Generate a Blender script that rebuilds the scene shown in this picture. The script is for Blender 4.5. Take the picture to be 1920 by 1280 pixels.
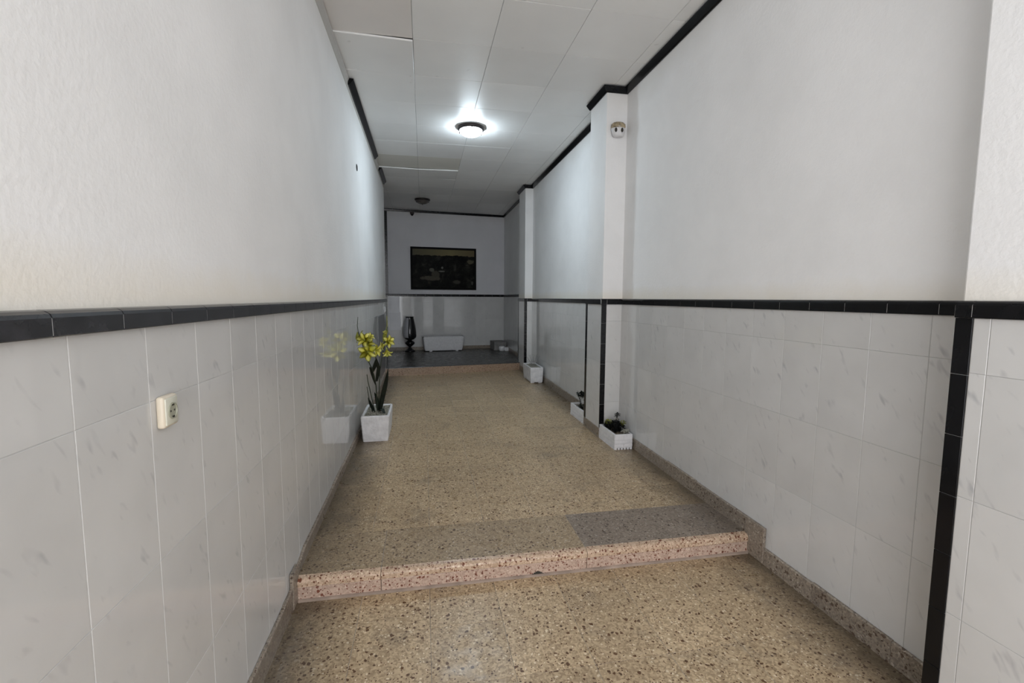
import bpy, bmesh, math, random
from mathutils import Vector, Matrix, Euler
random.seed(7)
C = bpy.context.scene.collection
for o in list(bpy.data.objects): bpy.data.objects.remove(o)

# ------------------------------------------------------------ camera, sky, exposure
H = 1.5
R = [[0.9824640684026668, -0.18637975413022412, 0.0051905248325410545],
     [-0.012216271009866957, -0.09212433295444356, -0.9956725716822334],
     [0.18605138274222394, 0.9781491167138352, -0.09278571254051167]]
F = 868.955
cd = bpy.data.cameras.new('camera'); cam = bpy.data.objects.new('camera', cd); C.objects.link(cam)
cd.sensor_width = 36.0; cd.lens = 36.0*F/1920; cd.clip_start = 0.02
r_, d_, f_ = [Vector(v) for v in R]
cam.matrix_world = Matrix(((r_.x, -d_.x, -f_.x, 0), (r_.y, -d_.y, -f_.y, 0), (r_.z, -d_.z, -f_.z, H), (0, 0, 0, 1)))
bpy.context.scene.camera = cam
W = bpy.data.worlds.new('sky'); bpy.context.scene.world = W; W.use_nodes = True
bg = W.node_tree.nodes['Background']
bg.inputs[0].default_value = (0.97, 0.985, 1.02, 1); bg.inputs[1].default_value = 4.5
vs = bpy.context.scene.view_settings
vs.view_transform = 'Standard'; vs.look = 'None'; vs.gamma = 1; vs.use_curve_mapping = False
vs.exposure = 0.0
LAMP_STRENGTH = 145.0
# sampling portal in the street opening (gives off no light itself)
pl = bpy.data.lights.new('daylight_portal', 'AREA'); pl.shape = 'RECTANGLE'; pl.size = 2.6; pl.size_y = 3.5
po = bpy.data.objects.new('daylight_portal', pl); C.objects.link(po)
po.location = (0.62, -3.05, 1.73); po.rotation_euler = (math.radians(90), 0, 0); pl.cycles.is_portal = True
pl2 = pl.copy(); pl2.size = 2.1; po2 = bpy.data.objects.new('daylight_portal', pl2); C.objects.link(po2)
po2.location = (-0.78, -1.95, 1.73); po2.rotation_euler = (math.radians(90), 0, math.radians(-90)); pl2.cycles.is_portal = True  # second portal, over the unseen side gap added for daylight

# ------------------------------------------------------------ helpers
def link(name, me, parent=None, mat=None):
    o = bpy.data.objects.new(name, me); C.objects.link(o)
    if parent is not None: o.parent = parent
    if mat is not None and me is not None:
        for m in (mat if isinstance(mat, (list, tuple)) else [mat]): me.materials.append(m)
    return o
def mesh_of(name, bm, smooth=False):
    bmesh.ops.recalc_face_normals(bm, faces=bm.faces)
    me = bpy.data.meshes.new(name); bm.to_mesh(me); bm.free()
    if smooth:
        for p in me.polygons: p.use_smooth = True
    return me
def box(bm, x0, x1, y0, y1, z0, z1, mi=0):
    v = [bm.verts.new((x, y, z)) for x in (x0, x1) for y in (y0, y1) for z in (z0, z1)]
    for f in ((0,1,3,2), (4,6,7,5), (0,4,5,1), (2,3,7,6), (0,2,6,4), (1,5,7,3)):
        bm.faces.new([v[i] for i in f]).material_index = mi
    return v
def bevel(bm, w, seg=2, edges=None):
    bmesh.ops.bevel(bm, geom=edges if edges else list(bm.edges), offset=w, segments=seg, affect='EDGES', profile=0.5)
def thing(name, label, cat, loc, rz=0, group=None):
    o = bpy.data.objects.new(name, None); C.objects.link(o); o.location = loc; o.rotation_euler = (0, 0, rz)
    o.empty_display_size = 0.05; o['label'] = label; o['category'] = cat
    if group: o['group'] = group
    return o
def tag(o, label, cat, group=None):
    o['label'] = label; o['category'] = cat
    if group: o['group'] = group
    return o
def struct(o): o['kind'] = 'structure'; return o
def lathe(bm, prof, seg=24, c=(0, 0), sx=1, sy=1, cap0=True, cap1=True, mi=0):
    rings = []
    for r, z in prof:
        rings.append([bm.verts.new((c[0]+sx*r*math.cos(2*math.pi*i/seg), c[1]+sy*r*math.sin(2*math.pi*i/seg), z)) for i in range(seg)])
    for a, b in zip(rings, rings[1:]):
        for i in range(seg):
            bm.faces.new((a[i], a[(i+1) % seg], b[(i+1) % seg], b[i])).material_index = mi
    if cap0: bm.faces.new(rings[0][::-1]).material_index = mi
    if cap1: bm.faces.new(rings[-1]).material_index = mi
    return rings
def tube(bm, pts, rads, seg=8):
    pts = [Vector(p) for p in pts]; rings = []
    for i, p in enumerate(pts):
        t = (pts[min(i+1, len(pts)-1)]-pts[max(i-1, 0)]).normalized()
        a = t.cross(Vector((0.3, 0.9, 0.1))).normalized(); b = t.cross(a)
        r = rads[i] if isinstance(rads, (list, tuple)) else rads
        rings.append([bm.verts.new(p+a*r*math.cos(2*math.pi*k/seg)+b*r*math.sin(2*math.pi*k/seg)) for k in range(seg)])
    for a, b in zip(rings, rings[1:]):
        for i in range(seg): bm.faces.new((a[i], a[(i+1) % seg], b[(i+1) % seg], b[i]))
    bm.faces.new(rings[0][::-1]); bm.faces.new(rings[-1])
def sweep(bm, path, prof, closed_ends=True):
    """prof: (d, z); d = distance to the LEFT of the path direction; mitred in plan."""
    P = [Vector((p[0], p[1])) for p in path]; n = len(P); rows = []
    for i in range(n):
        ds = []
        if i > 0: ds.append((P[i]-P[i-1]).normalized())
        if i < n-1: ds.append((P[i+1]-P[i]).normalized())
        ns = [Vector((-d.y, d.x)) for d in ds]
        if len(ns) == 1: m = ns[0]
        else:
            m = (ns[0]+ns[1]).normalized(); m = m/max(m.dot(ns[0]), 0.2)
        rows.append([bm.verts.new((P[i].x+m.x*d, P[i].y+m.y*d, z)) for d, z in prof])
    k = len(prof)
    for a, b in zip(rows, rows[1:]):
        for j in range(k): bm.faces.new((a[j], a[(j+1) % k], b[(j+1) % k], b[j]))
    if closed_ends: bm.faces.new(rows[0]); bm.faces.new(rows[-1][::-1])

# ------------------------------------------------------------ materials
def mat(name):
    m = bpy.data.materials.new(name); m.use_nodes = True
    nt = m.node_tree; return m, nt, nt.nodes['Principled BSDF']
def nd(nt, t, **kw):
    n = nt.nodes.new(t)
    for k, v in kw.items():
        if k.startswith('i_'): n.inputs[k[2:].replace('_', ' ')].default_value = v
        else: setattr(n, k, v)
    return n
def ramp(nt, fac, stops):
    n = nt.nodes.new('ShaderNodeValToRGB'); e = n.color_ramp.elements
    while len(e) < len(stops): e.new(0.5)
    for el, (p, c) in zip(e, stops):
        el.position = p; el.color = c if len(c) == 4 else (*c, 1)
    nt.links.new(fac, n.inputs[0]); return n.outputs[0]
def mix(nt, fac, a, b, blend='MIX'):
    n = nt.nodes.new('ShaderNodeMix'); n.data_type = 'RGBA'; n.blend_type = blend
    for s, v in ((0, fac), (6, a), (7, b)):
        if isinstance(v, bpy.types.NodeSocket): nt.links.new(v, n.inputs[s])
        elif s == 0: n.inputs[0].default_value = v
        else: n.inputs[s].default_value = (*v, 1)
    return n.outputs[2]
def math_(nt, op, a, b=None, c=None, clamp=False):
    n = nt.nodes.new('ShaderNodeMath'); n.operation = op; n.use_clamp = clamp
    for i, v in enumerate((a, b, c)):
        if v is None: continue
        if isinstance(v, bpy.types.NodeSocket): nt.links.new(v, n.inputs[i])
        else: n.inputs[i].default_value = v
    return n.outputs[0]
def noise(nt, vec, scale, detail=2, rough=0.5, dist=0.0):
    n = nd(nt, 'ShaderNodeTexNoise', i_Scale=scale, i_Detail=detail, i_Roughness=rough, i_Distortion=dist)
    if vec: nt.links.new(vec, n.inputs['Vector'])
    return n.outputs['Fac']
def bump(nt, b, h, strength, dist):
    n = nd(nt, 'ShaderNodeBump', i_Strength=strength, i_Distance=dist)
    nt.links.new(h, n.inputs['Height']); nt.links.new(n.outputs[0], b.inputs['Normal'])
def maprange(nt, v, a, b, c=0.0, d=1.0):
    n = nt.nodes.new('ShaderNodeMapRange'); n.clamp = True
    nt.links.new(v, n.inputs[0])
    for i, q in enumerate((a, b, c, d)): n.inputs[i+1].default_value = q
    return n.outputs[0]
def simple(name, col, rough=0.5, metal=0.0, var=0.0, vscale=20, bmp=0.0, bscale=60, spec=0.5):
    m, nt, b = mat(name); tc = nd(nt, 'ShaderNodeTexCoord')
    b.inputs['Roughness'].default_value = rough; b.inputs['Metallic'].default_value = metal
    b.inputs['Specular IOR Level'].default_value = spec
    dark = tuple(c*(1-var) for c in col)
    nt.links.new(ramp(nt, noise(nt, tc.outputs['Object'], vscale, 3), [(0.3, dark), (0.7, col)]), b.inputs['Base Color'])
    if bmp: bump(nt, b, noise(nt, tc.outputs['Object'], bscale, 3), bmp, 0.01)
    return m

def plaster_material(name, col, band=True):
    m, nt, b = mat(name); g = nd(nt, 'ShaderNodeNewGeometry'); p = g.outputs['Position']
    base = ramp(nt, noise(nt, p, 1.7, 4, 0.6), [(0.30, tuple(c*0.93 for c in col)), (0.62, col)])
    sm = ramp(nt, noise(nt, p, 3.1, 5, 0.7, 0.8), [(0.64, (0, 0, 0)), (0.78, (0.35, 0.35, 0.35))])
    base = mix(nt, sm, base, tuple(c*0.82 for c in (col[0], col[1]*0.99, col[2]*0.97)))
    sx = nd(nt, 'ShaderNodeSeparateXYZ'); nt.links.new(p, sx.inputs[0]); z = sx.outputs['Z']
    if band:   # yellowed splash line above the tile border and dusty top
        lo = maprange(nt, math_(nt, 'ADD', z, math_(nt, 'MULTIPLY', noise(nt, p, 6, 4), 0.10)), 1.55, 1.66, 0.75, 0.0)
        base = mix(nt, lo, base, (col[0]*0.93, col[1]*0.88, col[2]*0.78))
        hi = maprange(nt, math_(nt, 'ADD', z, math_(nt, 'MULTIPLY', noise(nt, p, 2.5, 4), 0.25)), 3.33, 3.52, 0.0, 0.4)
        base = mix(nt, hi, base, (col[0]*0.78, col[1]*0.75, col[2]*0.70))
    nt.links.new(base, b.inputs['Base Color']); b.inputs['Roughness'].default_value = 0.75
    b.inputs['Specular IOR Level'].default_value = 0.25
    n1 = noise(nt, p, 55, 3, 0.55); n2 = noise(nt, p, 9, 3)
    bump(nt, b, math_(nt, 'ADD', n1, math_(nt, 'MULTIPLY', n2, 0.8)), 0.17, 0.010)
    return m
M_PLASTER = plaster_material('white_plaster', (0.885, 0.882, 0.88))
M_PLASTER_SHADE = plaster_material('shade_darkened_plaster', (0.70, 0.70, 0.725))  # landing's copy of the wall plaster, its dimness put into the colour
M_CEIL_EDGE = plaster_material('raw_mortar', (0.50, 0.48, 0.45), False)
M_GROUT = simple('white_grout', (0.66, 0.65, 0.635), 0.8, var=0.15)
M_GROUT_R = simple('grey_white_grout', (0.46, 0.455, 0.44), 0.8, var=0.2)
M_GROUT_MID = simple('dull_grout', (0.42, 0.42, 0.43), 0.8, var=0.15)
M_GROUT_DARK = simple('grey_grout', (0.34, 0.33, 0.32), 0.85, var=0.3, vscale=8)

def marble_tile():
    m, nt, b = mat('marbled_white_tile'); tc = nd(nt, 'ShaderNodeTexCoord'); oi = nd(nt, 'ShaderNodeObjectInfo')
    off = nd(nt, 'ShaderNodeVectorMath', operation='SCALE'); off.inputs[0].default_value = (37.0, 11.0, 23.0)
    nt.links.new(oi.outputs['Random'], off.inputs['Scale'])
    add = nd(nt, 'ShaderNodeVectorMath', operation='ADD')
    nt.links.new(tc.outputs['Object'], add.inputs[0]); nt.links.new(off.outputs[0], add.inputs[1])
    rot = nd(nt, 'ShaderNodeVectorRotate', rotation_type='Y_AXIS'); rot.inputs['Angle'].default_value = math.radians(-58)
    nt.links.new(add.outputs[0], rot.inputs['Vector'])
    sc = nd(nt, 'ShaderNodeVectorMath', operation='MULTIPLY'); sc.inputs[1].default_value = (13, 9, 40)
    nt.links.new(rot.outputs[0], sc.inputs[0])
    streak = ramp(nt, noise(nt, sc.outputs[0], 1.0, 1.5, 0.5, 0.3), [(0.62, (0, 0, 0)), (0.78, (1, 1, 1))])
    patch = ramp(nt, noise(nt, add.outputs[0], 9, 1), [(0.42, (0, 0, 0)), (0.58, (1, 1, 1))])
    cloud = noise(nt, add.outputs[0], 5, 3)
    base = ramp(nt, cloud, [(0.3, (0.585, 0.58, 0.57)), (0.7, (0.63, 0.625, 0.615))])
    f = math_(nt, 'MULTIPLY', streak, patch); f = math_(nt, 'MULTIPLY', f, 0.55)
    col = mix(nt, f, base, (0.33, 0.33, 0.35))
    tint = maprange(nt, oi.outputs['Random'], 0, 1, 0.965, 1.02)
    hs = nd(nt, 'ShaderNodeHueSaturation'); nt.links.new(tint, hs.inputs['Value']); nt.links.new(col, hs.inputs['Color'])
    nt.links.new(hs.outputs[0], b.inputs['Base Color'])
    b.inputs['Roughness'].default_value = 0.04; b.inputs['Specular IOR Level'].default_value = 0.5
    bump(nt, b, noise(nt, add.outputs[0], 6, 2), 0.006, 0.004)
    return m
M_TILE = marble_tile()
M_BLACK = simple('black_glazed_tile', (0.007, 0.007, 0.008), 0.16, var=0.3, spec=0.22)
M_BLACK_DUSTY = simple('dusty_black_tile', (0.035, 0.035, 0.040), 0.22, var=0.5, vscale=30)

def terrazzo(name, c_lo, c_hi, chip, cream, dirt=0.6, scale=1.0, rough=0.32, edges=True, chip_amt=0.23):
    m, nt, b = mat(name); g = nd(nt, 'ShaderNodeNewGeometry'); p = g.outputs['Position']; oi = nd(nt, 'ShaderNodeObjectInfo')
    off = nd(nt, 'ShaderNodeVectorMath', operation='SCALE'); off.inputs[0].default_value = (7.3, 5.1, 3.7)
    nt.links.new(oi.outputs['Random'], off.inputs['Scale'])
    add = nd(nt, 'ShaderNodeVectorMath', operation='ADD'); nt.links.new(p, add.inputs[0]); nt.links.new(off.outputs[0], add.inputs[1])
    wob = nd(nt, 'ShaderNodeTexNoise', i_Scale=45.0, i_Detail=1.0); nt.links.new(add.outputs[0], wob.inputs['Vector'])
    w2 = nd(nt, 'ShaderNodeVectorMath', operation='MULTIPLY_ADD'); nt.links.new(wob.outputs['Color'], w2.inputs[0])
    w2.inputs[1].default_value = (0.016,)*3; nt.links.new(add.outputs[0], w2.inputs[2]); q = w2.outputs[0]
    def vor(s):
        v = nd(nt, 'ShaderNodeTexVoronoi', i_Scale=s*scale); nt.links.new(q, v.inputs['Vector'])
        sp = nd(nt, 'ShaderNodeSeparateColor'); nt.links.new(v.outputs['Color'], sp.inputs[0])
        return v.outputs['Distance'], sp.outputs[0], sp.outputs[1]
    dA, rA, gA = vor(120)
    col = ramp(nt, rA, [(0.1, c_lo), (0.85, c_hi)])
    cl = noise(nt, p, 2.2, 3); col = mix(nt, maprange(nt, cl, 0.35, 0.7, 0.0, 0.35), col, c_lo)
    dB, rB, gB = vor(72)
    mB = math_(nt, 'MULTIPLY', math_(nt, 'LESS_THAN', dB, 0.36), math_(nt, 'LESS_THAN', rB, 0.16))
    col = mix(nt, mB, col, cream)
    dC, rC, gC = vor(52)
    thr = maprange(nt, gC, 0, 1, 0.20, 0.45)
    mC = math_(nt, 'MULTIPLY', math_(nt, 'LESS_THAN', dC, thr), math_(nt, 'LESS_THAN', rC, chip_amt))
    chipc = mix(nt, gC, chip, tuple(c*1.9 for c in chip)); col = mix(nt, mC, col, chipc)
    dD, rD, gD = vor(95)
    mD = math_(nt, 'MULTIPLY', math_(nt, 'LESS_THAN', dD, 0.34), math_(nt, 'LESS_THAN', rD, chip_amt*0.9))
    col = mix(nt, mD, col, tuple(c*1.8 for c in chip))
    tint = maprange(nt, oi.outputs['Random'], 0, 1, 0.92, 1.06)
    hs = nd(nt, 'ShaderNodeHueSaturation'); nt.links.new(tint, hs.inputs['Value']); nt.links.new(col, hs.inputs['Color']); col = hs.outputs[0]
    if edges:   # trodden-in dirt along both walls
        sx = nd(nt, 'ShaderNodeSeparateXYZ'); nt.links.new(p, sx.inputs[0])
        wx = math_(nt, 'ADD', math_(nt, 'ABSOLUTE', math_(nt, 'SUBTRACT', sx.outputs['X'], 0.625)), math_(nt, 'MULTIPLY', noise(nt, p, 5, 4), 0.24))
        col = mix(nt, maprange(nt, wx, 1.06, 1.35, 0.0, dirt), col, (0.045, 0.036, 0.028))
        bl = ramp(nt, noise(nt, p, 3.4, 5, 0.7), [(0.56, (0, 0, 0)), (0.74, (0.45, 0.45, 0.45))])
        col = mix(nt, bl, col, (0.13, 0.11, 0.09))
    nt.links.new(col, b.inputs['Base Color'])
    nt.links.new(maprange(nt, noise(nt, p, 14, 3), 0.3, 0.7, rough-0.07, rough+0.1), b.inputs['Roughness'])
    b.inputs['Specular IOR Level'].default_value = 0.4
    bump(nt, b, noise(nt, p, 160, 2), 0.12, 0.002)
    return m
M_TERR = terrazzo('beige_terrazzo', (0.33, 0.235, 0.14), (0.61, 0.465, 0.295), (0.062, 0.028, 0.010), (0.74, 0.62, 0.45), 0.75)
M_TREAD = terrazzo('worn_terrazzo_tread', (0.275, 0.20, 0.125), (0.49, 0.375, 0.24), (0.060, 0.034, 0.020), (0.55, 0.46, 0.35), 0.5)
M_TREAD_GREY = terrazzo('grey_terrazzo_tread', (0.205, 0.16, 0.125), (0.34, 0.28, 0.225), (0.050, 0.034, 0.026), (0.45, 0.39, 0.33), 0.4)
M_NOSE = terrazzo('peach_terrazzo_nosing', (0.44, 0.31, 0.21), (0.66, 0.49, 0.36), (0.10, 0.035, 0.018), (0.74, 0.60, 0.46), 0.2, edges=False, chip_amt=0.42)
M_RISER = terrazzo('pink_terrazzo_riser', (0.39, 0.275, 0.215), (0.56, 0.42, 0.335), (0.10, 0.035, 0.022), (0.62, 0.50, 0.41), 0.2, edges=False, chip_amt=0.36)
M_BACK_RISER = terrazzo('brown_terrazzo_riser', (0.27, 0.18, 0.12), (0.44, 0.315, 0.225), (0.08, 0.03, 0.018), (0.5, 0.4, 0.32), 0.2, edges=False)
M_BASE = terrazzo('grimy_terrazzo_skirting', (0.20, 0.165, 0.135), (0.34, 0.285, 0.225), (0.06, 0.040, 0.028), (0.42, 0.36, 0.3), edges=False)
M_DARKFLOOR = terrazzo('charcoal_terrazzo', (0.035, 0.033, 0.032), (0.075, 0.070, 0.066), (0.012, 0.011, 0.010), (0.12, 0.11, 0.10), rough=0.30, edges=False)

def ceil_mat(name, col):
    m, nt, b = mat(name); g = nd(nt, 'ShaderNodeNewGeometry'); p = g.outputs['Position']; oi = nd(nt, 'ShaderNodeObjectInfo')
    c = ramp(nt, noise(nt, p, 1.5, 4), [(0.3, tuple(x*0.93 for x in col)), (0.65, col)])
    sp = ramp(nt, noise(nt, p, 7, 2), [(0.735, (0, 0, 0)), (0.77, (0.25, 0.25, 0.25))])
    c = mix(nt, sp, c, (0.4, 0.38, 0.36))
    hs = nd(nt, 'ShaderNodeHueSaturation'); nt.links.new(maprange(nt, oi.outputs['Random'], 0, 1, 0.95, 1.03), hs.inputs['Value'])
    nt.links.new(c, hs.inputs['Color']); nt.links.new(hs.outputs[0], b.inputs['Base Color'])
    b.inputs['Roughness'].default_value = 0.42; b.inputs['Specular IOR Level'].default_value = 0.35
    return m
M_CEIL = ceil_mat('ceiling_panel_white', (0.89, 0.888, 0.875))
M_CEIL_STAIN = ceil_mat('ceiling_panel_yellowed', (0.71, 0.69, 0.63))
M_CEIL_PINK = ceil_mat('ceiling_panel_warm', (0.86, 0.825, 0.795))
M_WHITE_ROUGH = simple('white_rough_cement', (0.80, 0.79, 0.80), 0.7, var=0.22, vscale=14, bmp=0.7, bscale=38)
M_WHITE_PAINT = simple('white_paint', (0.78, 0.77, 0.78), 0.5, var=0.12, vscale=25, bmp=0.2)
M_GRAVEL = simple('pale_gravel', (0.42, 0.40, 0.33), 0.9, var=0.7, vscale=70, bmp=1.0, bscale=90)
M_SOIL = simple('dark_soil', (0.07, 0.055, 0.04), 0.95, var=0.6, vscale=60, bmp=1.0, bscale=80)
M_CREAM = simple('cream_plastic', (0.74, 0.66, 0.53), 0.35, var=0.05)
M_CREAM_FACE = simple('cream_plastic_face', (0.66, 0.65, 0.55), 0.35, var=0.06)
M_SLOT = simple('dark_slot', (0.03, 0.028, 0.022), 0.5)
M_BRONZE = simple('dark_bronze', (0.045, 0.035, 0.035), 0.35, metal=0.6, var=0.3)
M_GLASS_OFF = simple('smoky_lamp_glass', (0.14, 0.125, 0.115), 0.25, var=0.4, vscale=14)
M_BLACK_GLOSS = simple('black_glaze', (0.008, 0.008, 0.009), 0.07)
M_GREY_GLAZE = simple('grey_glaze', (0.48, 0.48, 0.50), 0.15, var=0.1)
M_GREY_METAL = simple('grey_sheet_metal', (0.20, 0.20, 0.21), 0.4, metal=0.1, var=0.15)
M_PAPER = simple('white_paper', (0.93, 0.92, 0.95), 0.6, var=0.06, vscale=6)
M_GREY_BOX = simple('grey_carton', (0.26, 0.25, 0.24), 0.8, var=0.35, vscale=12)
M_YELLOW, _nt, _b = mat('yellow_petal'); _tc = nd(_nt, 'ShaderNodeTexCoord')
_sx = nd(_nt, 'ShaderNodeSeparateXYZ'); _nt.links.new(_tc.outputs['Object'], _sx.inputs[0])
_nt.links.new(ramp(_nt, maprange(_nt, _sx.outputs['X'], 0.0, 0.095), [(0.0, (0.62, 0.58, 0.04)), (0.35, (0.90, 0.84, 0.13)), (1.0, (0.92, 0.90, 0.40))]), _b.inputs['Base Color'])
_b.inputs['Roughness'].default_value = 0.55
M_STEM = simple('dark_green_stem', (0.030, 0.042, 0.022), 0.55, var=0.4)
M_LEAF = simple('dark_green_leaf', (0.022, 0.032, 0.020), 0.5, var=0.5)
M_BUD = simple('yellow_green_bud', (0.45, 0.47, 0.09), 0.6, var=0.3)
M_BLACKLEAF = simple('blackened_foliage', (0.010, 0.012, 0.010), 0.7, var=0.3)
M_FADED = simple('faded_white_cloth_petal', (0.72, 0.70, 0.62), 0.8, var=0.2)
M_TWIG = simple('dry_grey_twig', (0.22, 0.21, 0.20), 0.8, var=0.3)

# ------------------------------------------------------------ dimensions
XL, XR = -0.648, 1.894            # tile faces;  plaster stands 7 mm behind
PL, PR = -0.655, 1.901
Y0, YEND = -3.0, 8.45
YL = -0.90                          # left wall cut short out of view; side gap added to let daylight in            # street opening, end of the left wall
CEIL = H+1.962
UP0 = H-1.385                     # upper floor at the step nose, rising slightly inwards
def upz(y): return UP0+0.008*(y-2.36)
RIS = 2.325
BL, BR = Vector((-0.86, 10.76)), Vector((PR, 11.06))   # back wall
LAND = upz(8.3)+0.140
PX1, PY1a, PY1b = 1.697, 4.256, 4.685    # pilasters: corridor face, near and far face
PX2, PY2a, PY2b = 1.763, 8.08, 8.61
PX0, PY0b = 1.697, 1.196
NOSE_BL, NOSE_BR = (PL, 8.09), (PX2+0.1, 8.475)

# ------------------------------------------------------------ tile tools
_cache = {}
def tile_mesh(w, h, t, m, ch=0.0009):
    key = (round(w, 4), round(h, 4), t, m.name)
    if key in _cache: return _cache[key]
    v = []
    for (y, a) in ((0, ch), (ch, 0), (t, 0)):
        v += [(-w/2+a, y, -h/2+a), (w/2-a, y, -h/2+a), (w/2-a, y, h/2-a), (-w/2+a, y, h/2-a)]
    f = [(0, 1, 2, 3)]
    for b0 in (0, 4):
        for i in range(4):
            j = (i+1) % 4; f.append((b0+j, b0+i, b0+4+i, b0+4+j))
    me = bpy.data.meshes.new('tile'); me.from_pydata(v, [], f); me.update(); me.materials.append(m)
    _cache[key] = me; return me
def put_tile(name, parent, origin, rz, u0, u1, z0, z1, m, t=0.007, gap=0.0020, jit=0.00012, hgap=0.0012):
    """tile between u0..u1 along the wall (image left to right), front face on the wall plane through origin"""
    if u1-u0 < 0.012 or z1-z0 < 0.012: return
    c, s = math.cos(rz), math.sin(rz); u = (u0+u1)/2
    o = link(name, tile_mesh(u1-u0-gap, z1-z0-hgap, t, m), parent)
    o.location = (origin[0]+c*u, origin[1]+s*u, (z0+z1)/2)
    o.rotation_euler = (random.uniform(-jit, jit), 0, rz+random.uniform(-jit, jit)); return o
def edges_from(a, b, start, pitch):
    """sorted joint positions in [a,b] on the grid start+n*pitch"""
    n0 = math.ceil((a-start)/pitch-1e-6); e = [a]; x = start+n0*pitch
    while x < b-1e-6:
        if x > a+1e-6: e.append(x)
        x += pitch
    e.append(b); return e
def grid(parent, origin, rz, ue, ze, m=None, **kw):
    for u0, u1 in zip(ue, ue[1:]):
        for z0, z1 in zip(ze, ze[1:]): put_tile('tile', parent, origin, rz, u0, u1, z0, z1, m or M_TILE, **kw)
def border(parent, p0, p1, ztop, pitch, first, m, zbot=None, bulge=0.018, inv=False, gap=0.002):
    """row of bullnose border tiles along the wall from p0 to p1; the room lies left of p0->p1"""
    p0, p1 = Vector(p0), Vector(p1); L = (p1-p0).length; d = (p1-p0)/L
    zb = zbot if zbot is not None else ztop-0.048
    e = edges_from(0, L, first, pitch); b = bulge
    bm = bmesh.new(); k = b-0.0009; sweep(bm, [p0, p1], [(0, ztop-0.002), (k*0.6, ztop-0.0045), (k, ztop-0.015), (k, zb+0.003), (0, zb+0.003)])
    link('border_grout', mesh_of('border_grout', bm), parent, M_GROUT if m is not M_BLACK_DUSTY else M_GROUT_MID)
    prof = [(0, ztop), (b*0.55, ztop-0.002), (b*0.88, ztop-0.007), (b, ztop-0.014), (b, zb+0.002), (b-0.002, zb), (0, zb)]
    for a0, a1 in zip(e, e[1:]):
        if a1-a0 < 0.01: continue
        bm = bmesh.new(); a, c = p0+d*(a0+gap/2), p0+d*(a1-gap/2)
        mid = (a+c)/2; sweep(bm, [a-mid, c-mid], [(x, z-ztop) for x, z in prof])
        o = link('border_tile', mesh_of('border_tile', bm), parent, m); o.location = (mid.x, mid.y, ztop)
LEFT, RIGHT, FRONT = math.radians(90), math.radians(-90), 0.0

# ------------------------------------------------------------ floors
bm = bmesh.new(); box(bm, PL-0.1, PR+0.1, Y0, RIS+0.03, -0.12, -0.0015)
floor = struct(link('floor', mesh_of('floor', bm), None, M_GROUT_DARK))
def floor_tile(parent, x0, x1, y0, y1, zf, m, t=0.02, gap=0.0016):
    g = gap/2; bm = bmesh.new(); cx, cy = (x0+x1)/2, (y0+y1)/2
    c = 0.0008; rows = []
    for (dz, a) in ((0, c), (-c, 0), (-t, 0)):
        rows.append([bm.verts.new((x-cx, y-cy, zf(y+cy*0)+dz-zf(cy))) for x, y in
                     ((x0+g+a, y0+g+a), (x1-g-a, y0+g+a), (x1-g-a, y1-g-a), (x0+g+a, y1-g-a))])
    bm.faces.new(rows[0])
    for a, b in zip(rows, rows[1:]):
        for i in range(4): bm.faces.new((a[i], b[i], b[(i+1) % 4], a[(i+1) % 4]))
    o = link('floor_tile', mesh_of('floor_tile', bm), parent, m); o.location = (cx, cy, zf(cy)+random.uniform(-0.0003, 0.0003)); return o
xs = edges_from(PL+0.005, PR-0.004, 0.345, 0.333)
for x0, x1 in zip(xs, xs[1:]):
    ys = edges_from(Y0, RIS-0.001, 2.015, 0.333)
    for y0, y1 in zip(ys, ys[1:]): floor_tile(floor, x0, x1, y0, y1, lambda y: 0.0, M_TERR)

# upper floor slab and tiles
def slab(name, pts_bottom, zf, depth, m):
    bm = bmesh.new(); a = [bm.verts.new((x, y, zf(y))) for x, y in pts_bottom]; b = [bm.verts.new((x, y, zf(y)-depth)) for x, y in pts_bottom]
    bm.faces.new(a); bm.faces.new(b[::-1]); n = len(a)
    for i in range(n): bm.faces.new((a[i], b[i], b[(i+1) % n], a[(i+1) % n]))
    return link(name, mesh_of(name, bm), None, m)
up = struct(slab('floor', [(PL-0.1, RIS+0.03), (PR+0.1, RIS+0.03), (PR+0.1, 8.9), (PL-0.1, 8.9)], lambda y: upz(y)-0.0016, 0.25, M_GROUT_DARK))
TRD = 2.745
xs = edges_from(PL+0.005, PR-0.004, 0.350, 0.333)
ys = edges_from(TRD, 8.5, TRD+0.333, 0.333)
for x0, x1 in zip(xs, xs[1:]):
    for y0, y1 in zip(ys, ys[1:]): floor_tile(up, x0, x1, y0, y1, upz, M_TERR)
# step: tread slabs with rounded nosing above riser slabs
def tread(parent, x0, x1, ya, yb_, zt, m_top, m_nose, th=0.046):
    bm = bmesh.new(); g = 0.0012; n = 10; ra = th*0.5
    prof = [(yb_-ya, upz(yb_)-upz(ya))] + [(0.040, 0.0)] + [(0.030, -0.0015)]
    prof += [(0.030-0.030*math.sin(k/n*math.pi/2), -0.0015-0.020*(1-math.cos(k/n*math.pi/2))) for k in range(1, n+1)]
    prof += [(0.0, -th+0.004), (0.004, -th), (yb_-ya, -th)]
    rows = []
    for x in (x0+g, x1-g): rows.append([bm.verts.new((x-(x0+x1)/2, y, z)) for y, z in prof])
    k = len(prof)
    for j in range(k):
        f = bm.faces.new((rows[0][j], rows[1][j], rows[1][(j+1) % k], rows[0][(j+1) % k]))
        f.material_index = 0 if j in (0,) else 1; f.smooth = False
    for r in rows: bm.faces.new(r).material_index = 1
    o = link('tread_slab', mesh_of('tread_slab', bm), parent, [m_top, m_nose]); o.location = ((x0+x1)/2, ya, zt); return o
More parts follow.
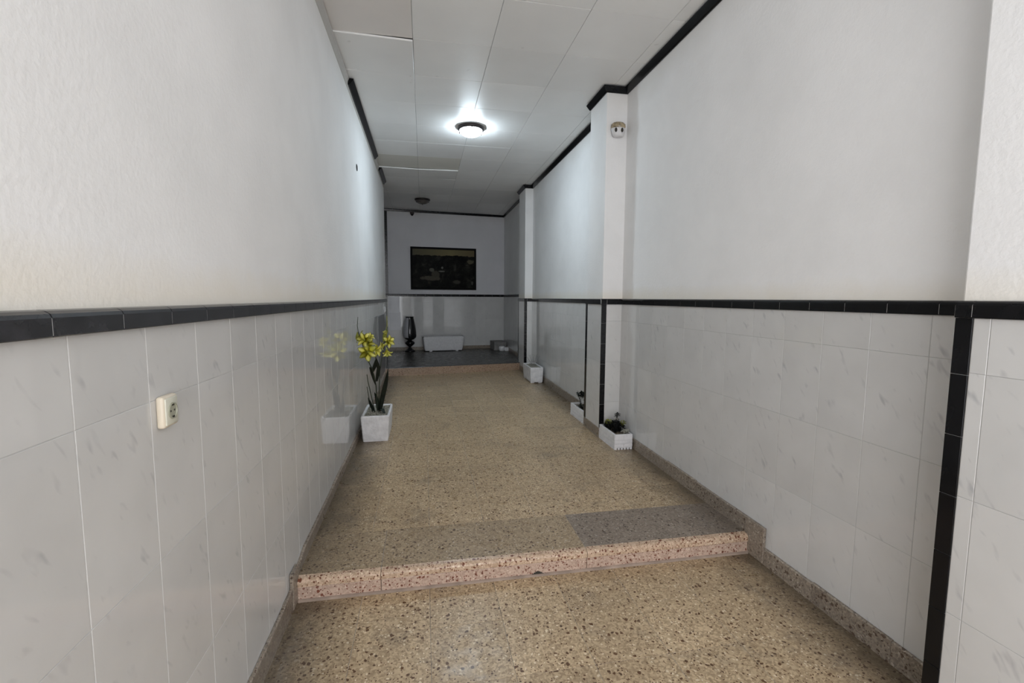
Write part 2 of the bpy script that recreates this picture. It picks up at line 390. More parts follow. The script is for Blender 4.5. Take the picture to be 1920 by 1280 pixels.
def riser(parent, x0, x1, ya, z0, z1, m):
    bm = bmesh.new(); g = 0.0012; box(bm, x0+g-(x0+x1)/2, x1-g-(x0+x1)/2, 0, 0.028, 0, z1-z0); bevel(bm, 0.003, 2)
    o = link('riser_slab', mesh_of('riser_slab', bm), parent, m); o.location = ((x0+x1)/2, ya, z0); return o
for x0, x1, mt in ((XL, -0.232, M_TREAD), (-0.232, 0.872, M_TREAD), (0.872, XR, M_TREAD_GREY)):
    tread(up, x0, x1, RIS-0.004, TRD, UP0, mt, M_NOSE); riser(up, x0, x1, RIS+0.002, 0.0, UP0-0.0465, M_RISER)
bm = bmesh.new(); sweep(bm, [(XL+0.02, RIS), (XR-0.02, RIS)], [(0.004, 0.0), (-0.014, 0.0), (-0.006, 0.0065), (0.004, 0.010)])
link('cement_fillet', mesh_of('cement_fillet', bm), up, simple('pale_cement', (0.40, 0.31, 0.25), 0.85, var=0.4, vscale=9))
bm = bmesh.new()
for i in range(7):   # broken piece out of the bottom of the riser
    a = i/6; box(bm, 0.560+a*0.055, 0.560+(a+0.17)*0.055, RIS-0.0016, RIS+0.006, 0.004, 0.010+0.012*math.sin(math.pi*a))
link('riser_hole', mesh_of('riser_hole', bm), up, M_SLOT)

# landing at the back
land_floor = struct(slab('floor', [NOSE_BL, NOSE_BR, (PR+0.1, 8.6), (PR+0.1, 11.2), (-2.3, 11.2), (-2.3, 8.09)], lambda y: LAND-0.0016, 0.3, M_GROUT_DARK))
d = (Vector(NOSE_BR)-Vector(NOSE_BL)).normalized(); nrm = Vector((-d.y, d.x)); LN = (Vector(NOSE_BR)-Vector(NOSE_BL)).length
for k in range(3):   # nosing slabs of the back step
    a, b = Vector(NOSE_BL)+d*(LN*k/3+0.001), Vector(NOSE_BL)+d*(LN*(k+1)/3-0.001); mid = (a+b)/2
    bm = bmesh.new(); sweep(bm, [a-mid, b-mid], [(-0.012, -0.012), (-0.006, -0.002), (0.004, 0.0), (0.34, 0.0), (0.34, -0.04), (-0.012, -0.04)])
    o = link('tread_slab', mesh_of('tread_slab', bm), land_floor, M_DARKFLOOR); o.location = (mid.x, mid.y, LAND+0.0004)
    bm = bmesh.new(); sweep(bm, [a-mid, b-mid], [(-0.013, -0.010), (0.01, -0.010), (0.01, -0.165), (-0.013, -0.165)])
    o = link('riser_slab', mesh_of('riser_slab', bm), land_floor, M_BACK_RISER); o.location = (mid.x, mid.y, LAND-0.0004)
for i in range(9):
    for j in range(8):
        x0, y0 = -1.07+i*0.333, 8.45+j*0.333
        if y0 < 8.09+0.16*(x0+0.333-PL)+0.34-0.02 and x0 > PL-0.5:
            y0 = 8.09+0.148*(x0+0.333-PL)+0.345
            if 8.45+j*0.333+0.333-y0 < 0.02: continue
        x1, y1 = -1.07+(i+1)*0.333, 8.45+(j+1)*0.333
        if x1 > PR: x1 = PR-0.004
        if x1-x0 < 0.05 or y1 > 11.1: y1 = min(y1, 11.0)
        if y1-y0 < 0.03 or x1-x0 < 0.03: continue
        floor_tile(land_floor, x0, x1, y0, y1, lambda y: LAND, M_DARKFLOOR, t=0.018)

# ------------------------------------------------------------ left wall
ZL = H-0.024                       # top of the border
bm = bmesh.new(); box(bm, PL-0.15, PL, YL, YEND, ZL-0.02, CEIL)
wall_left = struct(link('wall_left', mesh_of('wall_left', bm), None, M_PLASTER))
bm = bmesh.new(); box(bm, PL-0.15, XL-0.0016, YL, YEND, 0.0, ZL-0.02)
link('grout_bed', mesh_of('grout_bed', bm), wall_left, M_GROUT)
grid(wall_left, (XL, 0), LEFT, edges_from(YL, YEND-0.05, 0.990, 0.2445), [0.0, 0.450, 0.8475, 1.2475, ZL-0.048], gap=0.0024, hgap=0.0010)
border(wall_left, (PL, YEND), (PL, YL), ZL, 0.195, (YEND-0.935) % 0.195, M_BLACK_DUSTY, bulge=0.024, gap=0.003)
zz = edges_from(0.18, ZL-0.048, 0.2, 0.2)
for z0, z1 in zip(zz, zz[1:]): put_tile('border_tile', wall_left, (XL+0.004, 0), LEFT, YEND-0.05, YEND+0.003, z0, z1, M_BLACK, t=0.012, hgap=0.002)
bm = bmesh.new(); sweep(bm, [(PL, YEND), (PL, YL)], [(0, CEIL-0.085), (0.006, CEIL-0.080), (0.012, CEIL-0.035), (0.022, CEIL-0.010), (0, CEIL-0.004)])
link('mortar_strip', mesh_of('mortar_strip', bm), wall_left, M_CEIL_EDGE)
def ceiling_trim(name, path, out=0.05, lift=0.0):
    z = H+1.905
    bm = bmesh.new(); sweep(bm, path, [(0.0, z), (0.010, z-0.002), (0.018, z+0.004), (out-0.006, z+0.034), (out, z+0.042), (out-0.002, z+0.047), (0.0, z+0.050)])
    o = link(name, mesh_of(name, bm), None, M_BLACK); return struct(o)
def left_trim(name, ya, yb_):
    bm = bmesh.new(); sweep(bm, [(PL+0.008, yb_), (PL+0.008, ya)], [(0, CEIL-0.060), (0.012, CEIL-0.062), (0.052, CEIL-0.016), (0.052, CEIL-0.008), (0.004, CEIL-0.006)])
    struct(link(name, mesh_of(name, bm), None, M_BLACK))
left_trim('trim_1', 4.55, 6.85); left_trim('trim_2', 7.42, 8.30)

# skirting
def skirting(parent, face_x, back_x, ya, yb_, zf, h, pitch, m):
    e = edges_from(ya, yb_, ya+pitch*0.6, pitch); s = 1 if face_x > back_x else -1
    for y0, y1 in zip(e, e[1:]):
        if y1-y0 < 0.02: continue
        hh = h+random.uniform(-0.004, 0.004); bm = bmesh.new(); cy = (y0+y1)/2; rows = []
        for y in (y0+0.0008, y1-0.0008):
            zb, zt = zf(y)-zf(cy), zf(y)-zf(cy)+hh
            rows.append([bm.verts.new((x, y-cy, z)) for x, z in ((0, zb), (0, zt-0.004), (-s*0.004, zt), (-abs(face_x-back_x)*s, zt), (-abs(face_x-back_x)*s, zb))])
        for j in range(5): bm.faces.new((rows[0][j], rows[1][j], rows[1][(j+1) % 5], rows[0][(j+1) % 5]))
        for r in rows: bm.faces.new(r)
        o = link('skirting_tile', mesh_of('skirting_tile', bm), parent, m); o.location = (face_x, cy, zf(cy))
def base_bed(name, x0, x1, ya, yb_, h):
    bm = bmesh.new(); box(bm, x0, x1, ya, yb_, 0.0, h); return struct(link(name, mesh_of(name, bm), None, M_GROUT_DARK))
bl = base_bed('baseboard_left', XL-0.0005, XL+0.003, YL, YEND, 0.06)
skirting(bl, XL+0.015, XL+0.001, YL, 2.285, lambda y: 0.0, 0.105, 0.4, M_BASE)
skirting(bl, XL+0.015, XL+0.001, 2.287, 8.06, lambda y: upz(y)-(0.05 if y < 2.3 else 0), 0.066, 0.4, M_BASE)
br = base_bed('baseboard_right', XR-0.003, XR+0.0005, PY0b, 4.25, 0.06)
skirting(br, XR-0.015, XR-0.001, PY0b+0.03, 2.245, lambda y: 0.0, 0.098, 0.4, M_BASE)
skirting(br, XR-0.016, XR-0.001, 2.246, PY1a-0.006, upz, 0.096, 0.4, M_BASE)
bm = bmesh.new(); box(bm, XR-0.020, XR-0.002, 2.20, RIS+0.03, 0.001, upz(2.3)+0.096); bevel(bm, 0.004, 2)
link('step_return', mesh_of('step_return', bm), br, M_BASE)
bm = bmesh.new(); box(bm, XL+0.002, XL+0.019, 2.255, RIS+0.03, 0.001, upz(2.3)+0.066); bevel(bm, 0.004, 2)
link('step_return', mesh_of('step_return', bm), bl, M_BASE)
skirting(br, XR-0.016, XR-0.001, PY1b, PY2a, upz, 0.096, 0.4, M_BASE)
skirting(br, PX1-0.012, PX1+0.002, PY1a-0.005, PY1b+0.005, upz, 0.096, 0.6, M_BASE)
skirting(br, PX2-0.012, PX2+0.002, PY2a-0.005, PY2b, upz, 0.096, 0.6, M_BASE)
skirting(br, XR-0.012, XR-0.001, PY2b, 11.03, lambda y: LAND, 0.085, 0.4, M_BASE)

# ------------------------------------------------------------ right wall with three pilasters
ZR = H+0.0                         # border top
RZ = [0.0, 0.485, 0.883, 1.285, ZR-0.054]
bm = bmesh.new(); box(bm, PR, PR+0.15, Y0, 11.2, ZR-0.02, CEIL)
wall_right = struct(link('wall_right', mesh_of('wall_right', bm), None, M_PLASTER))
bm = bmesh.new(); box(bm, XR+0.0016, PR+0.15, Y0, 11.2, 0.0, ZR-0.02)
link('grout_bed', mesh_of('grout_bed', bm), wall_right, M_GROUT_R)
def right_tiles(ya, yb_, joint, ze):   # u = -y
    grid(wall_right, (XR, 0), RIGHT, [-y for y in reversed(edges_from(ya, yb_, joint, 0.2432))], ze)
right_tiles(PY0b, PY1a, 1.430, RZ)
right_tiles(PY1b, PY2a, 4.80, RZ)
ZA = H+0.085                       # border stands higher round the landing
right_tiles(PY2b, 11.06, 8.7, [LAND+0.05, 0.60, 1.0, 1.4, ZA-0.054])
border(wall_right, (PR, PY0b), (PR, PY1a), ZR, 0.1976, (1.402-PY0b) % 0.1976, M_BLACK, zbot=ZR-0.054)
border(wall_right, (PR, PY1b), (PR, PY2a), ZR, 0.1976, 0.1, M_BLACK, zbot=ZR-0.054)
border(wall_right, (PR, PY2b), (PR, 11.06), ZA, 0.1976, 0.1, M_BLACK, zbot=ZA-0.054)
def pilaster(px, ya, yb_, near_face, zfloor, hoff, far_strip=True):
    bm = bmesh.new(); box(bm, px, PR+0.02, ya, yb_, ZR-0.02, CEIL); bevel(bm, 0.006, 2, [e for e in bm.edges if abs(e.verts[0].co.x-px) < 1e-6 and abs(e.verts[1].co.x-px) < 1e-6 and abs(e.verts[0].co.z-e.verts[1].co.z) > 0.5])
    p = link('pilaster', mesh_of('pilaster', bm), wall_right, M_PLASTER)
    bm = bmesh.new(); box(bm, px-0.0054, PR, ya-(0.0054 if near_face else 0), yb_+0.0054, 0.0, ZR-0.02)
    link('grout_bed', mesh_of('grout_bed', bm), p, M_GROUT_R)
    fx, fy, fb = px-0.007, ya-0.007, yb_+0.007
    ze = [z+hoff for z in RZ]; ze[0] = 0.0; ze[-1] = ZR-0.054; S = 0.048
    zs = edges_from(zfloor, ZR-0.054, (ZR-0.054) - 0.2*8 + 0.018, 0.2)
    # corridor face: strip at the far edge, tiles, border
    for z0, z1 in zip(zs, zs[1:]): put_tile('border_tile', p, (fx-0.003, 0), RIGHT, -fb-0.003, -fb+S, z0, z1, M_BLACK, t=0.010, hgap=0.002)
    ue = [-fb+S] + ([-1.107] if near_face is False else []) + []
    if near_face is False:
        e = [-y for y in reversed(edges_from(ya, fb-S, 1.1095, 0.2432))]
    else: e = [-fb+S, -fy]
    grid(p, (fx, 0), RIGHT, e, ze)
    border(p, (px, fb), (px, fy) if near_face else (px, ya), ZR, 0.1976, 0.05, M_BLACK, zbot=ZR-0.054) if False else None
    sy = ya if not near_face else fy
    border(p, (fx+0.007, sy), (fx+0.007, fb), ZR, 0.1976, (fb-S-sy) % 0.1976, M_BLACK, zbot=ZR-0.054)
    if near_face:
        for z0, z1 in zip(zs, zs[1:]): put_tile('border_tile', p, (0, fy-0.003), FRONT, fx-0.002, fx+S, z0, z1, M_BLACK, t=0.010, hgap=0.002)
        grid(p, (0, fy), FRONT, [fx+S, PR-0.004], ze)
        border(p, (PR-0.006, fy+0.007), (fx-0.011, fy+0.007), ZR, 0.1976, (PR-0.006-fx-S) % 0.1976, M_BLACK, zbot=ZR-0.054, bulge=0.018)
    return p
pilaster(PX0, 0.75, PY0b, False, 0.09, -0.012)
pilaster(PX1, PY1a, PY1b, True, upz(4.2)+0.10, 0.0)
pilaster(PX2, PY2a, PY2b, True, upz(8.1)+0.10, 0.0)
path = [(PR, Y0), (PR, 0.75), (PX0, 0.75), (PX0, PY0b), (PR, PY0b), (PR, PY1a), (PX1, PY1a), (PX1, PY1b), (PR, PY1b), (PR, PY2a), (PX2, PY2a), (PX2, PY2b), (PR, PY2b), (PR, BR.y), (BL.x, BL.y)]
ceiling_trim('trim_3', path[:8]); ceiling_trim('trim_4', path[8:12]); ceiling_trim('trim_5', path[12:], out=0.03)

# ------------------------------------------------------------ back wall and the dark side of the landing
bd = (BR-BL).normalized(); BA = math.atan2(bd.y, bd.x); bn = Vector((bd.y, -bd.x)); BLEN = (BR-BL).length
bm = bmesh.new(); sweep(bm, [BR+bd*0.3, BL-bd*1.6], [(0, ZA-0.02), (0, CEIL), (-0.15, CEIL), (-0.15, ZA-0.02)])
wall_back = struct(link('wall_back', mesh_of('wall_back', bm), None, M_PLASTER_SHADE))
bm = bmesh.new(); sweep(bm, [BR+bd*0.3, BL-bd*1.6], [(0.0054, 0.2), (0.0054, ZA-0.02), (-0.15, ZA-0.02), (-0.15, 0.2)])
link('grout_bed', mesh_of('grout_bed', bm), wall_back, M_GROUT)
o7 = BL+bn*0.007
grid(wall_back, (o7.x, o7.y), BA, edges_from(0.07, BLEN-0.002, 0.07, 0.25), [LAND+0.07, 0.60, 1.0, 1.4, ZA-0.054])
border(wall_back, tuple(BR), tuple(BL), ZA, 0.1976, 0.1, M_BLACK, zbot=ZA-0.054)
zz = edges_from(ZA+0.002, H+1.90, ZA+0.2, 0.2)
for z0, z1 in zip(zz, zz[1:]): put_tile('border_tile', wall_back, (BL+bn*0.012).to_tuple(), BA, 0.020, 0.085, z0, z1, M_BLACK, t=0.011, hgap=0.002)
bm = bmesh.new(); sweep(bm, [BR, BL-bd*1.2], [(0.012, LAND), (0.012, LAND+0.07), (0.007, LAND+0.075), (0.0, LAND+0.075), (0.0, LAND)])
struct(link('baseboard_back', mesh_of('baseboard_back', bm), None, M_BASE))
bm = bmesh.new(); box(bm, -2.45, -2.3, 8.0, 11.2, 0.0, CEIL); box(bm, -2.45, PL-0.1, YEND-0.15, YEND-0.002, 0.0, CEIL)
struct(link('wall_side', mesh_of('wall_side', bm), None, M_PLASTER_SHADE))

# ------------------------------------------------------------ ceiling of 60 cm panels
bm = bmesh.new(); box(bm, -2.5, PR+0.2, Y0, 11.3, CEIL+0.014, CEIL+0.15)
ceiling = struct(link('ceiling', mesh_of('ceiling', bm), None, M_GROUT_DARK))
cx_ = [PL+0.012, -0.058, 0.546, 1.150, 1.754, PR]
cy_ = edges_from(Y0, 11.2, 3.80, 0.60)
def panel(x0, x1, y0, y1, m, dz=0.0, rx=0.0, ry=0.0):
    g = 0.0014; bm = bmesh.new(); cx, cy = (x0+x1)/2, (y0+y1)/2; w, h = (x1-x0)/2-g, (y1-y0)/2-g; c = 0.0015; rows = []
    for z, a in ((0, c), (c, 0), (0.0135, 0)): rows.append([bm.verts.new(v) for v in ((-w+a, -h+a, z), (w-a, -h+a, z), (w-a, h-a, z), (-w+a, h-a, z))])
    bm.faces.new(rows[0][::-1]); bm.faces.new(rows[2])
    for a, b in zip(rows, rows[1:]):
        for i in range(4): bm.faces.new((a[i], a[(i+1) % 4], b[(i+1) % 4], b[i]))
    o = link('ceiling_panel', mesh_of('ceiling_panel', bm), ceiling, m)
    o.location = (cx, cy, CEIL+dz+random.uniform(-0.0006, 0.0006)); o.rotation_euler = (rx, ry, 0); return o
for i, (x0, x1) in enumerate(zip(cx_, cx_[1:])):
    for y0, y1 in zip(cy_, cy_[1:]):
        yc = (y0+y1)/2; kw = {}; m = M_CEIL
        if i == 0 and 2.7 < yc < 3.7: m = M_CEIL_PINK
        if i == 0 and 3.9 < yc < 4.3: kw = dict(dz=-0.008, rx=0.022, ry=0.022)
        if i in (0, 1) and 6.8 < yc < 7.3: m = M_CEIL_STAIN
        if i in (0, 1) and 7.5 < yc < 7.9: kw = dict(dz=-0.008, rx=0.028, ry=0.012*(1 if i == 0 else -1))
        panel(x0, x1, y0, y1, m, **kw)
for y0, y1 in zip(cy_, cy_[1:]):
    if y0 > 8.3:
        for x0, x1 in ((-1.26, PL+0.012), (-1.87, -1.26)): panel(x0, x1, y0, y1, M_CEIL)

# ------------------------------------------------------------ ceiling lamps
def lamp_emit():
    m, nt, b = mat('lit_opal_glass'); b.inputs['Base Color'].default_value = (0.9, 0.9, 0.9, 1)
    b.inputs['Emission Color'].default_value = (0.76, 0.90, 1.0, 1); b.inputs['Emission Strength'].default_value = LAMP_STRENGTH; return m
def ceiling_lamp(name, label, x, y, glass, R_=0.155):
    t = thing(name, label, 'ceiling lamp', (x, y, CEIL-0.001), 0)
    bm = bmesh.new(); lathe(bm, [(R_*0.80, 0), (R_*0.98, -0.004), (R_, -0.016), (R_*0.96, -0.030), (R_*0.86, -0.040), (R_*0.80, -0.036)], 40, cap0=True, cap1=False)
    link('rim', mesh_of('rim', bm, True), t, M_BRONZE)
    bm = bmesh.new(); n = 8; Rg = R_*0.84
    lathe(bm, [(Rg*math.cos(k/n*math.pi/2*0.985), -0.032-0.070*math.sin(k/n*math.pi/2)) for k in range(n+1)], 40, cap0=False, cap1=True)
    link('glass_bowl', mesh_of('glass_bowl', bm, True), t, glass)
    for k in range(3):
        a = k*2.094+0.5; bm = bmesh.new(); box(bm, -0.006, 0.006, -0.004, 0.010, -0.012, 0.012); bevel(bm, 0.002, 1)
        o = link('clip', mesh_of('clip', bm), t, M_BRONZE); o.location = (R_*0.90*math.cos(a), R_*0.90*math.sin(a), -0.044); o.rotation_euler = (0, 0, a-math.pi/2)
    bm = bmesh.new(); lathe(bm, [(0.010, -0.100), (0.012, -0.106), (0.006, -0.114)], 12)
    link('finial', mesh_of('finial', bm, True), t, M_BRONZE)
ceiling_lamp('ceiling_lamp', 'lit round ceiling lamp with glowing white bowl and dark bronze rim', 0.560, 5.55, lamp_emit())
ceiling_lamp('ceiling_lamp', 'unlit round ceiling lamp with smoky bowl near the back wall', -0.002, 9.64, M_GLASS_OFF)

# ------------------------------------------------------------ things on the walls
# socket
t = thing('wall_socket', 'cream surface-mounted round-pin socket on the left tiled wall', 'socket', (XL, 1.288, H-0.286), LEFT)
bm = bmesh.new(); box(bm, -0.034, 0.034, -0.019, 0.0, -0.040, 0.040); bevel(bm, 0.007, 3); link('housing', mesh_of('housing', bm, True), t, M_CREAM)
bm = bmesh.new(); box(bm, -0.028, 0.028, -0.0215, -0.016, -0.034, 0.034); bevel(bm, 0.0025, 2); link('cover_plate', mesh_of('cover_plate', bm, True), t, M_CREAM_FACE)
bm = bmesh.new(); lathe(bm, [(0.0205, 0.0), (0.0205, 0.0030), (0.0178, 0.0034), (0.0170, 0.0006), (0.002, 0.0004)], 28, cap0=False)
o = link('socket_well', mesh_of('socket_well', bm), t, simple('shaded_plastic', (0.36, 0.36, 0.28), 0.4)); o.rotation_euler = (math.radians(90), 0, 0); o.location = (0, -0.0215, 0)
for dx in (-0.0085, 0.0085):
    bm = bmesh.new(); lathe(bm, [(0.0026, 0.0), (0.0026, 0.0012)], 12)
    h_ = link('pin_hole', mesh_of('pin_hole', bm), o, M_SLOT); h_.location = (dx, 0, 0.0)
for dz in (-0.0150, 0.0150):
    bm = bmesh.new(); box(bm, -0.0030, 0.0030, -0.0020, 0.0020, 0.0, 0.0036)
    h_ = link('earth_clip', mesh_of('earth_clip', bm), o, M_SLOT); h_.location = (0, dz, 0)
# screw hole high on the left wall
bm = bmesh.new(); lathe(bm, [(0.034, 0.0), (0.034, 0.003), (0.028, 0.005)], 20, sx=1.0, sy=1.3)
o = link('vent_plug', mesh_of('vent_plug', bm), None, simple('dull_grey_cap', (0.035, 0.038, 0.038), 0.7, spec=0.15)); o.location = (PL, 5.08, H+1.318); o.rotation_euler = (0, math.radians(90), 0)
tag(o, 'small dark oval plug high on the white left wall', 'plug')
# grey panel and bell push at the end of the left wall
t = thing('meter_cupboard', 'dark grey flat cupboard door at the far end of the tiled left wall', 'cupboard', (XL+0.001, 7.40, H-1.20), LEFT)
bm = bmesh.new(); box(bm, -0.50, 0.50, -0.006, 0.0, 0.0, 0.93); bevel(bm, 0.002, 1); link('door', mesh_of('door', bm), t, M_GREY_METAL)
bm = bmesh.new(); box(bm, 0.42, 0.45, -0.014, -0.004, 0.42, 0.50); bevel(bm, 0.003, 1); link('latch', mesh_of('latch', bm), t, M_BRONZE)
t = thing('light_switch', 'small white light switch at the far end of the left wall above the grey door', 'switch', (XL, 8.05, H-0.20), LEFT)
bm = bmesh.new(); box(bm, -0.045, 0.045, -0.014, 0.0, -0.045, 0.055); bevel(bm, 0.005, 2); link('plate', mesh_of('plate', bm, True), t, M_WHITE_PAINT)
bm = bmesh.new(); box(bm, -0.022, 0.022, -0.020, -0.010, -0.030, 0.035); bevel(bm, 0.003, 2); link('rocker', mesh_of('rocker', bm, True), t, M_WHITE_PAINT)
# fixture on the pilaster
t = thing('emergency_light', 'small white wall light with ribbed amber-stained top high on the pilaster', 'wall light', (1.798, PY1a, H+1.568), 0)
bm = bmesh.new()
lathe(bm, [(0.036, -0.066), (0.050, -0.062), (0.058, -0.040), (0.066, -0.010), (0.068, 0.002), (0.066, 0.006)], 28, sy=0.75)
for f in bm.faces: f.smooth = True
link('housing', mesh_of('housing', bm, True), t, M_WHITE_PAINT).location = (0, -0.040, 0)
bm = bmesh.new(); n = 20; prof = [(0.064, 0.004), (0.069, 0.022), (0.066, 0.046), (0.050, 0.058), (0.012, 0.062)]
rg = []
for r, z in prof: rg.append([bm.verts.new((r*(1 if i % 2 else 0.90)*math.cos(2*math.pi*i/n), 0.75*r*(1 if i % 2 else 0.90)*math.sin(2*math.pi*i/n), z)) for i in range(n)])
for a, b in zip(rg, rg[1:]):
    for i in range(n): bm.faces.new((a[i], a[(i+1) % n], b[(i+1) % n], b[i]))
bm.faces.new(rg[-1]); bm.faces.new(rg[0][::-1])
link('ribbed_cap', mesh_of('ribbed_cap', bm), t, simple('amber_stained_plastic', (0.52, 0.42, 0.27), 0.25, var=0.85, vscale=30)).location = (0, -0.040, 0)
for a in (-126, -74):
    bm = bmesh.new(); lathe(bm, [(0.0115, -0.004), (0.0115, 0.005)], 16, sy=1.7)
    o = link('eye_slot', mesh_of('eye_slot', bm), t, M_SLOT); ar = math.radians(a)
    o.location = (0.0655*math.cos(ar), -0.040+0.049*math.sin(ar), -0.018); o.rotation_euler = (math.radians(84), 0, ar+math.pi/2)
bm = bmesh.new(); box(bm, -0.035, 0.035, -0.010, 0.0, -0.045, 0.050); bevel(bm, 0.003, 1); link('back_plate', mesh_of('back_plate', bm), t, M_WHITE_PAINT)

# back wall: picture, sensor, papers
def on_back(u, z, off=0.0):
    p = BL+bd*u+bn*off; return (p.x, p.y, z)
def back_u(x): return (x-BL.x)/bd.x
# painting: generic dark landscape
def painting_mat():
    m, nt, b = mat('dark_landscape_paint'); tc = nd(nt, 'ShaderNodeTexCoord'); o = tc.outputs['Object']
    sx = nd(nt, 'ShaderNodeSeparateXYZ'); nt.links.new(o, sx.inputs[0])
    sky = ramp(nt, maprange(nt, sx.outputs['X'], -0.75, 0.75), [(0.0, (0.10, 0.095, 0.065)), (0.6, (0.19, 0.165, 0.085)), (1.0, (0.13, 0.105, 0.06))])
    n1 = noise(nt, o, 9, 5, 0.65)
    horizon = math_(nt, 'GREATER_THAN', sx.outputs['Z'], math_(nt, 'ADD', 0.245, math_(nt, 'MULTIPLY', n1, 0.10)))
    land = ramp(nt, noise(nt, o, 6, 5, 0.7, 0.5), [(0.40, (0.004, 0.004, 0.004)), (0.56, (0.013, 0.013, 0.011)), (0.68, (0.040, 0.038, 0.032)), (0.80, (0.12, 0.115, 0.10))])
    def blob(x, z, rx, rz, col, base):
        dx = math_(nt, 'DIVIDE', math_(nt, 'SUBTRACT', sx.outputs['X'], x), rx); dz = math_(nt, 'DIVIDE', math_(nt, 'SUBTRACT', sx.outputs['Z'], z), rz)
        d2 = math_(nt, 'ADD', math_(nt, 'MULTIPLY', dx, dx), math_(nt, 'MULTIPLY', dz, dz))
        d2 = math_(nt, 'ADD', d2, math_(nt, 'MULTIPLY', math_(nt, 'SUBTRACT', n1, 0.5), 2.4))
        return mix(nt, maprange(nt, d2, 0.5, 1.1, 0.9, 0.0), base, col)
    land = blob(-0.30, -0.22, 0.24, 0.055, (0.085, 0.075, 0.058), land)
    land = blob(-0.20, -0.14, 0.10, 0.09, (0.070, 0.065, 0.050), land)
    land = blob(-0.28, -0.03, 0.06, 0.05, (0.12, 0.12, 0.10), land)
    land = blob(-0.06, -0.06, 0.08, 0.020, (0.15, 0.15, 0.13), land)
    land = blob(-0.04, 0.02, 0.025, 0.03, (0.16, 0.16, 0.14), land)
    land = blob(0.62, 0.17, 0.09, 0.05, (0.10, 0.09, 0.06), land)
    land = blob(0.30, -0.30, 0.10, 0.045, (0.060, 0.056, 0.045), land)
    land = blob(0.66, -0.32, 0.03, 0.05, (0.07, 0.07, 0.06), land)
    nt.links.new(mix(nt, horizon, land, sky), b.inputs['Base Color']); b.inputs['Roughness'].default_value = 0.5
    b.inputs['Specular IOR Level'].default_value = 0.06
    return m
M_FRAME = simple('black_frame_wood', (0.005, 0.005, 0.005), 0.6, spec=0.1)
uc = back_u(0.466); zc = H+0.668
t = thing('framed_painting', 'large dark landscape painting in a black frame on the back wall', 'painting', on_back(uc, zc, 0.001), BA)
PWd, PHd = 0.755, 0.480
bm = bmesh.new(); box(bm, -PWd+0.035, PWd-0.035, -0.020, -0.004, -PHd+0.035, PHd-0.035); link('canvas', mesh_of('canvas', bm), t, painting_mat())
for (x0, x1, z0, z1) in ((-PWd, PWd, PHd-0.045, PHd), (-PWd, PWd, -PHd, -PHd+0.045), (-PWd, -PWd+0.045, -PHd+0.045, PHd-0.045), (PWd-0.045, PWd, -PHd+0.045, PHd-0.045)):
    bm = bmesh.new(); box(bm, x0, x1, -0.035, 0.0, z0, z1); bevel(bm, 0.006, 2); link('frame_rail', mesh_of('frame_rail', bm), t, M_FRAME)
t = thing('wall_sensor', 'small black sensor hanging under the ceiling border of the back wall', 'sensor', on_back(back_u(-0.235), H+1.905, 0.0), BA)
bm = bmesh.new(); box(bm, -0.045, 0.045, -0.055, 0.0, -0.045, 0.0); bevel(bm, 0.008, 2); link('housing', mesh_of('housing', bm), t, M_BRONZE)
bm = bmesh.new(); lathe(bm, [(0.034, 0.0), (0.030, -0.022), (0.016, -0.036), (0.004, -0.040)], 18); link('dome', mesh_of('dome', bm, True), t, M_BLACK_GLOSS).location = (0, -0.028, -0.044)
def paper(label, u0, u1, z0, z1, tilt):
    bm = bmesh.new(); w, h = u1-u0, z1-z0; n = 5; rows = []
    for k in range(n+1):      # lower edge lifts a little off the tiles
        z = (k/n-0.5)*h; lift = 0.010*max(0.0, 0.3-k/n)**2*10
        rows.append([bm.verts.new((x, y-lift, z)) for x, y in ((-w/2, -0.0008), (w/2, -0.0008), (w/2, 0.0), (-w/2, 0.0))])
    for a, b in zip(rows, rows[1:]):
        for q in range(4): bm.faces.new((a[q], a[(q+1) % 4], b[(q+1) % 4], b[q]))
    bm.faces.new(rows[0][::-1]); bm.faces.new(rows[-1])
    o = link('notice_sheet', mesh_of('notice_sheet', bm), None, M_PAPER); o.location = on_back((u0+u1)/2, (z0+z1)/2, 0.010); o.rotation_euler = (0, tilt, BA)
    tag(o, label, 'notice', 'white sheets on the back wall')
paper('upper of two white sheets stuck on the back wall below the black border', 0.078, 0.325, H-0.325, H+0.020, 0.0)
paper('lower of two white sheets stuck on the back wall left of the black vase', 0.080, 0.345, H-0.735, H-0.330, -0.02)

# ------------------------------------------------------------ things on the landing
t = thing('floor_vase', 'tall black glazed floor vase with a grey side standing against the back wall', 'vase', (-0.315, 10.56, LAND), 0); t.scale = (1.12, 1.12, 1.08)
def sect(prof, name, m, mi2=None):
    bm = bmesh.new(); lathe(bm, prof, 32, cap0=True, cap1=True)
    me = mesh_of(name, bm, True); o = link(name, me, t, [m] if mi2 is None else [m, mi2]); return o
sect([(0.100, 0.0), (0.105, 0.012), (0.085, 0.030), (0.055, 0.055), (0.030, 0.080), (0.024, 0.100)], 'foot', M_BLACK_GLOSS)
sect([(0.024, 0.100), (0.045, 0.118), (0.090, 0.160), (0.098, 0.180), (0.080, 0.205), (0.045, 0.225), (0.034, 0.235)], 'bulb', M_BLACK_GLOSS)
o = sect([(0.034, 0.235), (0.085, 0.255), (0.122, 0.290), (0.132, 0.330), (0.126, 0.420), (0.110, 0.540), (0.086, 0.660), (0.078, 0.700), (0.081, 0.710)], 'body', M_BLACK_GLOSS, M_GREY_GLAZE)
for p in o.data.polygons:
    a = math.degrees(math.atan2(p.center.y, p.center.x)) % 360
    if 170 < a < 262 and 0.28 < p.center.z < 0.69: p.material_index = 1
sect([(0.081, 0.710), (0.086, 0.716), (0.083, 0.724), (0.070, 0.724)], 'lip', M_BLACK_GLOSS)

